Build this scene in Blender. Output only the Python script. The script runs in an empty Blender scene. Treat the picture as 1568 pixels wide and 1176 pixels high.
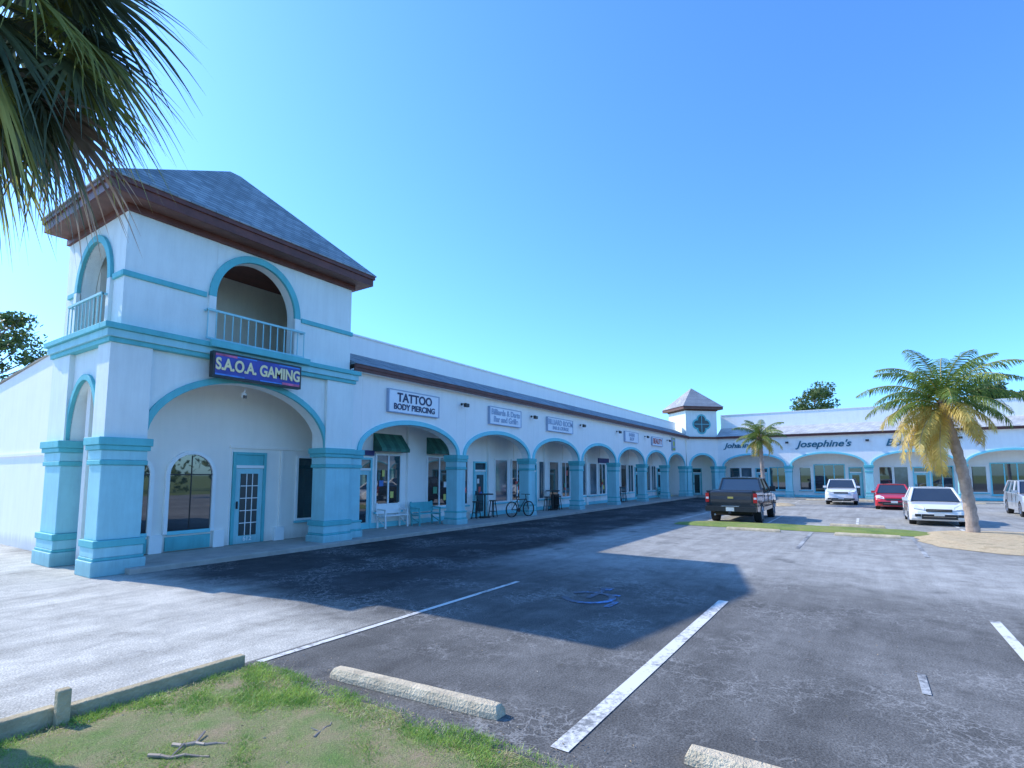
import bpy, bmesh, math, random
from mathutils import Vector, Matrix
random.seed(7)
R=math.radians
scene=bpy.context.scene
COL=scene.collection

# ---------------------------------------------------------------- materials
def newmat(name):
    m=bpy.data.materials.new(name); m.use_nodes=True
    nt=m.node_tree; b=nt.nodes['Principled BSDF']
    return m,nt,b
def N(nt,t,**kw):
    n=nt.nodes.new(t)
    for k,v in kw.items():
        setattr(n,k,v)
    return n
def L(nt,a,b): nt.links.new(a,b)
def noise(nt,scale,detail=4,rough=.55,vec=None,dist=0):
    n=N(nt,'ShaderNodeTexNoise'); n.inputs['Scale'].default_value=scale
    n.inputs['Detail'].default_value=detail; n.inputs['Roughness'].default_value=rough
    n.inputs['Distortion'].default_value=dist
    if vec is not None: L(nt,vec,n.inputs['Vector'])
    return n
def ramp(nt,src,stops):
    r=N(nt,'ShaderNodeValToRGB'); e=r.color_ramp.elements
    while len(e)<len(stops): e.new(.5)
    for i,(p,c) in enumerate(stops):
        e[i].position=p; e[i].color=(c,c,c,1) if not isinstance(c,tuple) else (*c,1)
    L(nt,src,r.inputs['Fac']); return r
def mixc(nt,fac,a,b,mode='MIX'):
    m=N(nt,'ShaderNodeMix',data_type='RGBA',blend_type=mode)
    if hasattr(fac,'links'): L(nt,fac,m.inputs[0])
    else: m.inputs[0].default_value=fac
    for i,s in ((6,a),(7,b)):
        if hasattr(s,'links'): L(nt,s,m.inputs[i])
        else: m.inputs[i].default_value=(*s,1)
    return m.outputs[2]
def M(name,col,rough=.6,var=.12,scale=2.5,bump=0,bscale=80,metal=0,spec=.5,coat=0,streak=0,ior=None):
    m,nt,b=newmat(name)
    tc=N(nt,'ShaderNodeTexCoord').outputs['Object']
    n=noise(nt,scale,4,.6,tc)
    lo=tuple(c*(1-var) for c in col); hi=tuple(min(1,c*(1+var*.6)) for c in col)
    r=ramp(nt,n.outputs['Fac'],[(.3,lo),(.7,hi)])
    out=r.outputs['Color']
    if streak>0:
        mp=N(nt,'ShaderNodeMapping'); mp.inputs['Scale'].default_value=(3,3,.35); L(nt,tc,mp.inputs['Vector'])
        n2=noise(nt,1.6,5,.7,mp.outputs['Vector'])
        r2=ramp(nt,n2.outputs['Fac'],[(.42,1.0),(.75,1-streak)])
        out=mixc(nt,1.0,out,r2.outputs['Color'],'MULTIPLY')
        sp=N(nt,'ShaderNodeSeparateXYZ'); L(nt,tc,sp.inputs[0])
        ma=N(nt,'ShaderNodeMath',operation='MULTIPLY_ADD'); ma.inputs[1].default_value=-.35; L(nt,n2.outputs['Fac'],ma.inputs[0]); L(nt,sp.outputs[2],ma.inputs[2])
        r3=ramp(nt,ma.outputs[0],[(.0,.72),(.22,1.0)])
        out=mixc(nt,.8,out,r3.outputs['Color'],'MULTIPLY')
    L(nt,out,b.inputs['Base Color'])
    b.inputs['Roughness'].default_value=rough; b.inputs['Metallic'].default_value=metal
    b.inputs['Specular IOR Level'].default_value=spec
    b.inputs['Coat Weight'].default_value=coat
    if ior: b.inputs['IOR'].default_value=ior
    if bump>0:
        nb=noise(nt,bscale,2,.6,tc); bp=N(nt,'ShaderNodeBump'); bp.inputs['Strength'].default_value=bump
        bp.inputs['Distance'].default_value=.02
        L(nt,nb.outputs['Fac'],bp.inputs['Height']); L(nt,bp.outputs['Normal'],b.inputs['Normal'])
    return m
m_tower=M('stucco_pale_aqua',(.83,.87,.83),.85,.05,1.2,.35,60,streak=.10)
m_white=M('stucco_white',(.94,.91,.87),.85,.03,1.0,.3,60,streak=.06)
m_cream=M('stucco_cream',(.93,.87,.79),.85,.04,1.0,.3,60,streak=.05)
m_beige=M('stucco_balcony',(.80,.74,.62),.85,.08,1.0,.3,60,streak=.1)
m_teal=M('trim_teal',(.12,.50,.53),.6,.10,2,.15,60,streak=.14)
m_teal2=M('column_blue',(.34,.66,.70),.65,.08,2,.2,60,streak=.14)
m_sky=M('trim_sky_blue',(.20,.64,.71),.6,.08,2,.1)
m_brown=M('fascia_brown',(.14,.042,.03),.55,.3,4,.2,20)
m_soffit=M('soffit_brown',(.17,.08,.055),.6,.25,4,.1)
m_glass=M('window_glass',(.03,.036,.042),.02,.3,.6,0,ior=2.2)
m_glassd=M('window_glass_dark',(.03,.05,.06),.3,.3,.6,0)
m_glass2=M('window_glass_pale',(.10,.13,.16),.05,.6,.9,0,ior=1.9)  # lighter, more mottled base colour than the other panes
m_frame=M('window_frame_white',(.88,.88,.86),.5,.04)
m_black=M('black_paint',(.02,.02,.022),.4,.2)
m_awn=M('awning_green',(.03,.13,.10),.7,.25,6)
m_conc=M('concrete',(.54,.51,.45),.9,.18,3,.5,40,streak=.1)
m_stop=M('wheel_stop_concrete',(.66,.54,.37),.95,.3,5,.9,45)
m_timber=M('weathered_timber',(.48,.39,.24),.9,.3,5,.7,30)
m_trunk=M('palm_bark',(.42,.34,.29),.95,.35,5,.9,18)
m_trunkred=M('palm_bark_base',(.34,.22,.17),.95,.35,5,.9,18)
m_tire=M('tire_rubber',(.02,.02,.02),.85,.2)
m_rim=M('alloy_rim',(.45,.46,.48),.3,.1,metal=.8)
m_chrome=M('chrome',(.6,.6,.62),.15,.05,metal=1)
m_red=M('tail_light',(.5,.01,.01),.2,.1)
m_head=M('head_light',(.75,.78,.8),.1,.1,spec=.8)
m_plate=M('licence_plate',(.7,.72,.7),.4,.1)
m_navy=M('sign_navy',(.035,.04,.16),.5,.2)
m_purple=M('sign_blue_purple',(.06,.07,.36),.5,.35,3)
m_pinkw=M('letter_yellow',(.95,.78,.42),.5,.05)
m_signw=M('sign_white',(.84,.86,.9),.5,.04)
m_dark=M('letter_dark_blue',(.02,.035,.10),.5,.1)
m_tealtxt=M('letter_teal',(.02,.14,.20),.5,.1)
m_grey=M('letter_grey',(.36,.44,.58),.5,.1)
m_redtxt=M('letter_red',(.5,.08,.05),.5,.1)

def leafmat(name,c1,c2,trans=.25,scale=1.5):
    m,nt,b=newmat(name)
    tc=N(nt,'ShaderNodeTexCoord').outputs['Object']
    n=noise(nt,scale,3,.7,tc)
    r=ramp(nt,n.outputs['Fac'],[(.35,c1),(.65,c2)])
    L(nt,r.outputs['Color'],b.inputs['Base Color']); b.inputs['Roughness'].default_value=.5
    t=N(nt,'ShaderNodeBsdfTranslucent'); L(nt,r.outputs['Color'],t.inputs['Color'])
    mx=N(nt,'ShaderNodeMixShader'); mx.inputs[0].default_value=trans
    L(nt,b.outputs[0],mx.inputs[1]); L(nt,t.outputs[0],mx.inputs[2])
    L(nt,mx.outputs[0],nt.nodes['Material Output'].inputs['Surface'])
    return m
m_leafg=leafmat('palm_leaf_green',(.08,.15,.03),(.26,.34,.06),.4)
m_leafy=leafmat('palm_leaf_yellow',(.52,.39,.08),(.78,.60,.18),.4)
m_leafd=leafmat('palm_leaf_dry',(.32,.22,.11),(.54,.42,.25),.2)
m_fan=leafmat('fan_leaf',(.05,.075,.045),(.16,.19,.10),.3)
m_fany=leafmat('fan_leaf_light',(.22,.24,.05),(.42,.42,.12),.5)
m_fanbrown=leafmat('fan_leaf_dead',(.26,.19,.15),(.48,.39,.32),.25)
m_tree=leafmat('tree_leaf',(.05,.10,.03),(.18,.24,.07),.3)
m_grassb=leafmat('grass_blade',(.14,.30,.04),(.46,.60,.13),.35,3)
m_straw=leafmat('grass_straw',(.42,.34,.16),(.66,.56,.32),.25,3)

def shingle(name,c1,c2,mort):
    m,nt,b=newmat(name)
    g=N(nt,'ShaderNodeNewGeometry'); s=N(nt,'ShaderNodeSeparateXYZ'); L(nt,g.outputs['Position'],s.inputs[0])
    a=N(nt,'ShaderNodeMath',operation='ADD'); L(nt,s.outputs[0],a.inputs[0]); L(nt,s.outputs[1],a.inputs[1])
    c=N(nt,'ShaderNodeCombineXYZ'); L(nt,a.outputs[0],c.inputs[0]); L(nt,s.outputs[2],c.inputs[1])
    br=N(nt,'ShaderNodeTexBrick'); L(nt,c.outputs[0],br.inputs['Vector'])
    br.inputs['Scale'].default_value=1; br.inputs['Brick Width'].default_value=.28; br.inputs['Row Height'].default_value=.095
    br.inputs['Mortar Size'].default_value=.008; br.inputs['Color1'].default_value=(*c1,1); br.inputs['Color2'].default_value=(*c2,1)
    br.inputs['Mortar'].default_value=(*mort,1); br.inputs['Bias'].default_value=0
    n=noise(nt,1.3,4,.6,g.outputs['Position']); r=ramp(nt,n.outputs['Fac'],[(.3,.8),(.7,1.15)])
    L(nt,mixc(nt,1,br.outputs['Color'],r.outputs['Color'],'MULTIPLY'),b.inputs['Base Color'])
    b.inputs['Roughness'].default_value=.9
    bp=N(nt,'ShaderNodeBump'); bp.inputs['Strength'].default_value=.5; bp.inputs['Distance'].default_value=.02; bp.invert=True
    L(nt,br.outputs['Fac'],bp.inputs['Height']); L(nt,bp.outputs['Normal'],b.inputs['Normal'])
    return m
m_shing=shingle('shingles_blue_grey',(.22,.25,.27),(.36,.39,.41),(.11,.13,.15))
m_shing2=shingle('shingles_light_grey',(.44,.44,.44),(.56,.56,.55),(.28,.28,.28))
m_shing3=shingle('shingles_mid_grey',(.34,.33,.34),(.44,.43,.43),(.2,.2,.2))

def asphalt(name):
    m,nt,b=newmat(name)
    P=N(nt,'ShaderNodeNewGeometry').outputs['Position']
    n1=noise(nt,.22,5,.62,P,.6)
    nz=noise(nt,.7,4,.65,P)
    sp=N(nt,'ShaderNodeSeparateXYZ'); L(nt,P,sp.inputs[0])
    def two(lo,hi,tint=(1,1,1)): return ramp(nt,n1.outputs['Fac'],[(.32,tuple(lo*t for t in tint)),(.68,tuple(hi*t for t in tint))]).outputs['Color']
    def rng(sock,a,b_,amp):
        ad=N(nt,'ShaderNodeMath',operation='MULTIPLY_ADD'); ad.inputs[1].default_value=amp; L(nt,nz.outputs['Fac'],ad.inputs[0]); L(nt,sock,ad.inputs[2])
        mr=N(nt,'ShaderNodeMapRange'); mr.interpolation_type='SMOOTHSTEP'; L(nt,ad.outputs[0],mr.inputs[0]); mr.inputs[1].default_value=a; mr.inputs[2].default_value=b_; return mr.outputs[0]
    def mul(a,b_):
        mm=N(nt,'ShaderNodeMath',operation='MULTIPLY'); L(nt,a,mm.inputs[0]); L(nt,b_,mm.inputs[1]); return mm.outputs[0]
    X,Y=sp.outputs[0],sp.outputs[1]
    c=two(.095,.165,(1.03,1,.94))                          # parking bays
    c=mixc(nt,rng(Y,6.0,8.2,1.5),c,two(.040,.075))         # driving lane, base colour darkened to deepen the building's shade
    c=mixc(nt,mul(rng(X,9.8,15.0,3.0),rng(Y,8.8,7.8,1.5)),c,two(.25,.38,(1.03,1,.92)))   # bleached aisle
    c=mixc(nt,mul(rng(X,7.0,5.2,1.8),rng(Y,5.60,5.66,.02)),c,two(.42,.54,(1.05,1,.88)))  # pale entrance drive; sunlit brightness painted in, fading where the building's shade starts
    n2=noise(nt,55,2,.7,P); r2=ramp(nt,n2.outputs['Fac'],[(.25,.42),(.5,1.0),(.78,1.85)])
    c=mixc(nt,.85,c,r2.outputs['Color'],'MULTIPLY')
    n5=noise(nt,1.7,6,.75,P,.4); r5=ramp(nt,n5.outputs['Fac'],[(.3,.66),(.6,1.2)])
    c=mixc(nt,.8,c,r5.outputs['Color'],'MULTIPLY')
    mp=N(nt,'ShaderNodeMapping'); mp.inputs['Scale'].default_value=(.2,2.4,1); mp.inputs['Rotation'].default_value=(0,0,.05); L(nt,P,mp.inputs['Vector'])
    n6=noise(nt,1.2,5,.65,mp.outputs['Vector']); r6=ramp(nt,n6.outputs['Fac'],[(.35,.78),(.65,1.16)])
    c=mixc(nt,.6,c,r6.outputs['Color'],'MULTIPLY')
    n3=noise(nt,2.5,4,.7,P); ad=N(nt,'ShaderNodeMix',data_type='VECTOR'); ad.inputs[0].default_value=.30
    L(nt,P,ad.inputs[4]); L(nt,n3.outputs['Color'],ad.inputs[5])
    nm=noise(nt,.6,4,.6,P)
    for sc,w,st,a,b_ in ((1.1,.008,.45,.46,.6),(5.0,.035,.6,.46,.6),(11,.06,.5,.48,.6)):
        v=N(nt,'ShaderNodeTexVoronoi',feature='DISTANCE_TO_EDGE'); v.inputs['Scale'].default_value=sc
        L(nt,ad.outputs[1],v.inputs['Vector'])
        rc=ramp(nt,v.outputs['Distance'],[(0,1.0),(w,0.0)])
        rm=ramp(nt,nm.outputs['Fac'],[(a,0.0),(b_,st)])
        c=mixc(nt,mul(rc.outputs['Color'],rm.outputs['Color']),c,(.38,.37,.35))
    n7=noise(nt,.9,4,.6,P); r7=ramp(nt,n7.outputs['Fac'],[(.62,0.0),(.72,.5)])
    c=mixc(nt,r7.outputs['Color'],c,(.06,.06,.06))
    L(nt,c,b.inputs['Base Color']); b.inputs['Roughness'].default_value=.92; b.inputs['Specular IOR Level'].default_value=.10
    bp=N(nt,'ShaderNodeBump'); bp.inputs['Strength'].default_value=.8; bp.inputs['Distance'].default_value=.006
    L(nt,n2.outputs['Fac'],bp.inputs['Height']); L(nt,bp.outputs['Normal'],b.inputs['Normal'])
    return m
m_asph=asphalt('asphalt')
def worn(name,col,under,th=.5):
    m,nt,b=newmat(name)
    P=N(nt,'ShaderNodeNewGeometry').outputs['Position']
    n=noise(nt,14,6,.75,P); n2=noise(nt,1.1,3,.5,P)
    a=N(nt,'ShaderNodeMath',operation='ADD'); L(nt,n.outputs['Fac'],a.inputs[0]); L(nt,n2.outputs['Fac'],a.inputs[1])
    h=N(nt,'ShaderNodeMath',operation='MULTIPLY'); h.inputs[1].default_value=.5; L(nt,a.outputs[0],h.inputs[0])
    r=ramp(nt,h.outputs[0],[(th,0.0),(th+.1,1.0)])
    L(nt,mixc(nt,r.outputs['Color'],under,col),b.inputs['Base Color']); b.inputs['Roughness'].default_value=.8
    return m
m_line=worn('road_paint_white',(.72,.70,.65),(.22,.22,.21),.41)
m_line2=worn('road_paint_white_thin',(.66,.65,.61),(.20,.20,.20),.40)
m_linef=worn('road_paint_faded',(.48,.48,.46),(.17,.17,.17),.45)
m_blue=worn('road_paint_blue',(.12,.30,.60),(.10,.11,.13),.50)
m_yell=worn('road_paint_yellow',(.60,.50,.25),(.48,.47,.44),.50)
def soil(name,a,b_,c_,scale=2):
    m,nt,b=newmat(name); P=N(nt,'ShaderNodeNewGeometry').outputs['Position']
    n=noise(nt,scale,6,.7,P); r=ramp(nt,n.outputs['Fac'],[(.35,a),(.5,b_),(.65,c_)])
    n2=noise(nt,90,3,.7,P); r2=ramp(nt,n2.outputs['Fac'],[(.3,.5),(.7,1.35)])
    L(nt,mixc(nt,.9,r.outputs['Color'],r2.outputs['Color'],'MULTIPLY'),b.inputs['Base Color'])
    b.inputs['Roughness'].default_value=.95
    bp=N(nt,'ShaderNodeBump'); bp.inputs['Strength'].default_value=.9; bp.inputs['Distance'].default_value=.03
    L(nt,n2.outputs['Fac'],bp.inputs['Height']); L(nt,bp.outputs['Normal'],b.inputs['Normal'])
    return m
m_lawn=soil('lawn_soil',(.46,.34,.20),(.32,.32,.13),(.20,.30,.07),2.2)
m_lawnfar=soil('far_grass',(.38,.36,.12),(.26,.33,.08),(.16,.26,.06),.6)
m_mulch=soil('mulch',(.64,.46,.27),(.76,.59,.36),(.54,.40,.23),3)
def paint(name,col,flake=0):
    return M(name,col,.28,.03,2,coat=1.0,spec=.5,metal=flake)
m_carwhite=paint('car_paint_white',(.84,.84,.83)); m_carred=paint('car_paint_red',(.60,.02,.03))
m_carblack=paint('car_paint_black',(.012,.012,.014)); m_carsilver=paint('car_paint_silver',(.50,.52,.55),.3)

# ---------------------------------------------------------------- mesh builder
class Fr:
    def __init__(s,o,u,n):
        s.o=Vector((o[0],o[1],0)); s.u=Vector((u[0],u[1],0)); s.n=Vector((n[0],n[1],0))
    def P(s,u,d,z): 
        v=s.o+s.u*u+s.n*d; return (v.x,v.y,z)
W=Fr((0,0),(1,0),(0,1))
class MB:
    def __init__(s): s.v=[]; s.f=[]; s.m=[]; s.mats=[]
    def mi(s,m):
        if m not in s.mats: s.mats.append(m)
        return s.mats.index(m)
    def add(s,vs,fs,m):
        o=len(s.v); s.v+=[tuple(x) for x in vs]; k=s.mi(m)
        for f in fs: s.f.append([o+i for i in f]); s.m.append(k)
    def box(s,u0,u1,d0,d1,z0,z1,m,fr=W):
        P=fr.P
        vs=[P(u0,d0,z0),P(u1,d0,z0),P(u1,d1,z0),P(u0,d1,z0),P(u0,d0,z1),P(u1,d0,z1),P(u1,d1,z1),P(u0,d1,z1)]
        s.add(vs,[(0,3,2,1),(4,5,6,7),(0,1,5,4),(1,2,6,5),(2,3,7,6),(3,0,4,7)],m)
    def prism(s,pts,d0,d1,m,fr=W):
        n=len(pts); vs=[fr.P(u,d0,z) for u,z in pts]+[fr.P(u,d1,z) for u,z in pts]
        fs=[tuple(range(n)),tuple(range(2*n-1,n-1,-1))]+[(i,i+n,(i+1)%n+n,(i+1)%n) for i in range(n)]
        s.add(vs,fs,m)
    def archwall(s,u0,u1,zs,rise,zt,d0,d1,m,fr=W,n=28):
        c=(u0+u1)/2; r=(u1-u0)/2
        pts=[(c-r*math.cos(math.pi*i/n),zs+rise*math.sin(math.pi*i/n)) for i in range(n+1)]
        vs=[]
        for u,z in pts:
            vs+=[fr.P(u,d0,z),fr.P(u,d0,zt),fr.P(u,d1,z),fr.P(u,d1,zt)]
        fs=[]
        for i in range(n):
            a=4*i;b=a+4
            fs+=[(a,b,b+1,a+1),(a+2,a+3,b+3,b+2),(a,a+2,b+2,b),(a+1,b+1,b+3,a+3)]
        fs+=[(0,1,3,2),(4*n,4*n+2,4*n+3,4*n+1)]
        s.add(vs,fs,m)
    def archband(s,c,r,zs,rise,w,d0,d1,m,fr=W,n=28):
        vs=[]
        for i in range(n+1):
            a=math.pi*i/n; ca,sa=math.cos(a),math.sin(a)
            for rr,ri in ((r,rise),(r+w,rise+w)):
                for d in (d0,d1): vs.append(fr.P(c-rr*ca,d,zs+ri*sa))
        fs=[]
        for i in range(n):
            a=4*i;b=a+4
            fs+=[(a,b,b+2,a+2),(a+1,a+3,b+3,b+1),(a,a+1,b+1,b),(a+2,b+2,b+3,a+3)]
        fs+=[(0,2,3,1),(4*n,4*n+1,4*n+3,4*n+2)]
        s.add(vs,fs,m)
    def beam(s,p0,p1,w,m,h=None,n=4):
        p0=Vector(p0);p1=Vector(p1); d=(p1-p0).normalized()
        up=Vector((0,0,1)) if abs(d.z)<.9 else Vector((1,0,0))
        a=d.cross(up).normalized(); b=a.cross(d).normalized(); h=h or w
        vs=[]
        for p in (p0,p1):
            for i in range(n):
                t=2*math.pi*(i+.5)/n; k=.7071 if n==4 else .5
                vs.append(p+a*math.cos(t)*w*k+b*math.sin(t)*h*k)
        fs=[tuple(range(n-1,-1,-1)),tuple(range(n,2*n))]+[(i,(i+1)%n,(i+1)%n+n,i+n) for i in range(n)]
        s.add(vs,fs,m)
    def cyl(s,c,r,h,axis,m,n=20,r2=None):
        c=Vector(c); r2=r if r2 is None else r2
        A={'x':(Vector((0,1,0)),Vector((0,0,1)),Vector((1,0,0))),'y':(Vector((1,0,0)),Vector((0,0,1)),Vector((0,1,0))),'z':(Vector((1,0,0)),Vector((0,1,0)),Vector((0,0,1)))}[axis]
        vs=[c+(A[0]*math.cos(2*math.pi*i/n)+A[1]*math.sin(2*math.pi*i/n))*rr+A[2]*k*h/2 for k,rr in ((-1,r),(1,r2)) for i in range(n)]
        s.add(vs,[tuple(range(n)),tuple(range(2*n-1,n-1,-1))]+[(i,(i+1)%n,(i+1)%n+n,i+n) for i in range(n)],m)
    def obj(s,name,parent=None,bevel=0,smooth=False,mw=None,recalc=True):
        me=bpy.data.meshes.new(name); me.from_pydata(s.v,[],s.f)
        for m in s.mats: me.materials.append(m)
        me.polygons.foreach_set('material_index',s.m)
        if recalc:
            bm=bmesh.new(); bm.from_mesh(me); bmesh.ops.recalc_face_normals(bm,faces=bm.faces); bm.to_mesh(me); bm.free()
        if smooth:
            me.polygons.foreach_set('use_smooth',[True]*len(me.polygons))
        o=bpy.data.objects.new(name,me); COL.objects.link(o)
        if parent: o.parent=parent
        if mw is not None: o.matrix_world=mw
        if bevel>0:
            md=o.modifiers.new('bevel','BEVEL'); md.width=bevel; md.segments=2; md.limit_method='ANGLE'; md.angle_limit=R(40)
        return o
def empty(name,loc=(0,0,0),rz=0):
    e=bpy.data.objects.new(name,None); COL.objects.link(e); e.location=loc; e.rotation_euler=(0,0,rz); return e
def text(name,body,size,loc,rz,mat,parent,extr=.01,sx=1,off=.004):
    c=bpy.data.curves.new(name,'FONT'); c.body=body; c.size=size; c.extrude=extr; c.align_x='CENTER'; c.align_y='CENTER'
    c.offset=off*size/.3
    c.materials.append(mat); o=bpy.data.objects.new(name,c); COL.objects.link(o)
    o.location=loc; o.rotation_euler=(R(90),0,rz); o.scale=(sx,1,1); o.parent=parent; return o

def column(mb,u0,u1,d0,d1,fr,hi=2.76,base=.7,k=1.0):
    mb.box(u0,u1,d0,d1,base,hi-.56,m_teal2,fr)
    def ring(z0,z1,e,m): e*=k; mb.box(u0-e,u1+e,d0-e,d1+e,z0,z1,m,fr)
    ring(0,.30,.09,m_teal2); ring(.30,.36,.06,m_teal); ring(.36,.56,.045,m_teal2); ring(.56,base,.07,m_teal)
    ring(hi-.56,hi-.46,.04,m_teal); ring(hi-.46,hi-.26,.025,m_teal2); ring(hi-.26,hi-.16,.07,m_teal); ring(hi-.16,hi,.10,m_teal)

def window(mb,fr,u0,u1,z0,z1,mull=1,frm=None,gl=None,d=0,sill=True):
    frm=frm or m_frame; gl=gl or m_glass; w=.07
    mb.box(u0,u1,d-.025,d+.03,z0,z1,gl,fr)
    mb.box(u0-w,u0,d-.06,d+.02,z0-w,z1+w,frm,fr); mb.box(u1,u1+w,d-.06,d+.02,z0-w,z1+w,frm,fr)
    mb.box(u0,u1,d-.06,d+.02,z1,z1+w,frm,fr); mb.box(u0,u1,d-.06,d+.02,z0-w,z0,frm,fr)
    for i in range(1,mull+1):
        c=u0+(u1-u0)*i/(mull+1); mb.box(c-.035,c+.035,d-.05,d-.02,z0,z1,frm,fr)
    if sill: mb.box(u0-.12,u1+.12,d-.12,d-.062,z0-w-.06,z0-w+.01,m_sky,fr)
def door(mb,fr,u0,u1,z0,z1,d=0,frm=None,grid=False,transom=True,zt=2.6):
    frm=frm or m_teal
    mb.box(u0,u1,d-.03,d+.03,z0,z1,m_teal2,fr)
    mb.box(u0-.08,u0,d-.07,d+.02,z0,zt,frm,fr); mb.box(u1,u1+.08,d-.07,d+.02,z0,zt,frm,fr)
    mb.box(u0,u1,d-.07,d+.02,zt-.07,zt,frm,fr); mb.box(u0,u1,d-.07,d+.02,z1,z1+.08,m_frame,fr)
    mb.box(u0,u1,d-.03,d+.01,z1+.08,zt-.07,m_teal if grid else m_glass,fr)
    a,b=u0+.15,u1-.15; c0,c1=z0+.22,z1-.15
    mb.box(a,b,d-.045,d-.031,c0,c1,m_glassd if grid else m_glass,fr)
    if grid:
        for i in range(1,3): c=a+(b-a)*i/3; mb.box(c-.012,c+.012,d-.06,d-.046,c0,c1,m_frame,fr)
        for i in range(1,5): c=c0+(c1-c0)*i/5; mb.box(a,b,d-.058,d-.0465,c-.012,c+.012,m_frame,fr)
    mb.box(u0+.05,u0+.08,d-.09,d-.031,z0+.95,z0+1.15,m_black,fr)

# ================================================================ STUCCO TOWER
tw=empty('stucco_tower')
F=Fr((0,12.72),(1,0),(0,1)); S=Fr((4.42,0),(0,1),(1,0))
mb=MB()
U0,U1=4.42,10.66; YB=15.95
mb.box(U0,5.20,0,.62,2.76,4.72,m_tower,F); mb.box(9.72,U1,0,.62,2.76,4.72,m_tower,F)
mb.archwall(5.20,9.72,2.76,1.50,4.72,.10,.50,m_tower,F)
mb.archwall(13.34,14.90,2.76,1.30,4.72,.10,.50,m_tower,S)
mb.box(14.90,YB,0,.62,2.76,4.72,m_tower,S)
mb.box(14.3,14.5,.25,.62,.1,4.72,m_cream,S)
fu=Fr((0,12.90),(1,0),(0,1)); su=Fr((4.64,0),(0,1),(1,0))
X0,X1=4.64,10.64
mb.box(X0,6.55,0,.3,5.12,7.86,m_tower,fu); mb.box(8.68,X1,0,.3,5.12,7.86,m_tower,fu)
mb.archwall(6.55,8.68,6.28,1.16,7.86,0,.3,m_tower,fu)
mb.box(13.2,13.6,0,.3,5.12,7.86,m_tower,su); mb.box(15.3,YB,0,.3,5.12,7.86,m_tower,su)
mb.archwall(13.6,15.3,6.28,1.02,7.86,0,.3,m_tower,su)
mb.box(X1-.3,X1,13.2,YB,5.12,7.86,m_tower)
mb.box(X0,X1-.3,YB,YB+.25,4.72,7.86,m_tower)
mb.obj('walls',tw,bevel=.012)
mb=MB()
mb.box(X0+.31,X1-.31,YB-.85,YB-.005,5.2,7.7,m_beige)
mb.box(X0+.02,X1-.02,12.92,YB,5.0,5.14,m_conc); mb.box(X0+.3,X1-.3,13.2,YB,7.70,7.84,m_beige)
mb.box(4.95,10.6,12.9,YB,4.62,4.70,m_cream)
mb.obj('floors_and_balcony_room',tw)
mb=MB()
def bandring(e0,e1,z0,z1,m,x0=U0,x1=U1,y0=12.72,y1=YB):
    mb.box(x0-e1,x1+e1,y0-e1,y0+.15,z0,z1,m); mb.box(x0-e1,x0+.15,y0+.15,y1+e1,z0,z1,m); mb.box(x1-.15,x1+e1,y0+.15,y1+e1,z0,z1,m)
bandring(0,.05,4.72,4.82,m_teal); bandring(0,.10,4.82,4.98,m_teal2); bandring(0,.16,4.98,5.10,m_teal)
mb.box(6.3,8.95,12.46,12.56,4.98,5.14,m_teal)
z0,z1=6.22,6.34
mb.box(X0-.05,6.33,-.05,.02,z0,z1,m_teal,fu); mb.box(8.90,X1+.05,-.05,.02,z0,z1,m_teal,fu)
mb.box(12.92,13.4,-.05,.02,z0,z1,m_teal,su); mb.box(15.5,YB,-.05,.02,z0,z1,m_teal,su); mb.box(X1-.02,X1+.05,12.93,YB,z0,z1,m_teal)
mb.archband(7.615,1.065,6.28,1.16,.17,-.07,.03,m_teal,fu); mb.archband(14.45,.85,6.28,1.02,.16,-.07,.03,m_teal,su)
for f,c,r in ((fu,7.615,1.065),(su,14.45,.85)):
    mb.box(c-r-.17,c-r,-.07,.03,5.14,6.28,m_tower,f); mb.box(c+r,c+r+.17,-.07,.03,5.14,6.28,m_tower,f)
mb.archband(7.46,2.26,2.76,1.50,.15,.03,.13,m_teal,F); mb.archband(14.12,.78,2.76,1.30,.13,.03,.13,m_teal,S)
mb.obj('mouldings',tw,bevel=.01)
mb=MB()
column(mb,4.40,5.18,12.70,13.30,W); column(mb,9.74,10.58,12.70,13.30,W); column(mb,4.40,5.1,14.9,15.85,W)
mb.obj('columns',tw,bevel=.015)
mb=MB()
for f,a,b in ((fu,6.30,8.93),(su,13.5,15.4)):
    dd=-.16
    mb.box(a,b,dd-.025,dd+.025,5.88,5.93,m_teal2,f); mb.box(a,b,dd-.02,dd+.02,5.20,5.24,m_teal2,f)
    k=int((b-a)/.20)
    for i in range(k+1):
        u=a+.02+(b-a-.04)*i/k; mb.box(u-.010,u+.010,dd-.01,dd+.01,5.24,5.88,m_teal2,f)
    mb.box(a,a+.04,dd,0,5.88,5.92,m_teal2,f); mb.box(b-.04,b,dd,0,5.88,5.92,m_teal2,f)
mb.obj('balcony_railing',tw)
mb=MB()
ex0,ex1,ey0,ey1=4.12,11.02,12.38,16.2
cx,cy=7.6,14.25
mb.box(ex0+.05,ex1-.05,ey0+.05,ey1-.05,7.80,7.86,m_soffit)
mb.box(X0-.06,X1+.06,12.82,YB+.3,7.66,7.80,m_brown)
for (a,b,c,d) in ((ex0,ex1,ey0,ey0+.05),(ex0,ex1,ey1-.05,ey1),(ex0,ex0+.05,ey0+.05,ey1-.05),(ex1-.05,ex1,ey0+.05,ey1-.05)):
    mb.box(a,b,c,d,7.80,8.0,m_brown)
e=.04
mb.box(ex0-e,ex1+e,ey0-e,ey0+.05,8.0,8.10,m_brown); mb.box(ex0-e,ex0+.05,ey0+.05,ey1+e,8.0,8.10,m_brown); mb.box(ex1-.05,ex1+e,ey0+.05,ey1+e,8.0,8.10,m_brown)
e=.07
A=[(ex0-e,ey0-e,8.10),(ex1+e,ey0-e,8.10),(ex1+e,ey1+e,8.10),(ex0-e,ey1+e,8.10)]
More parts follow.
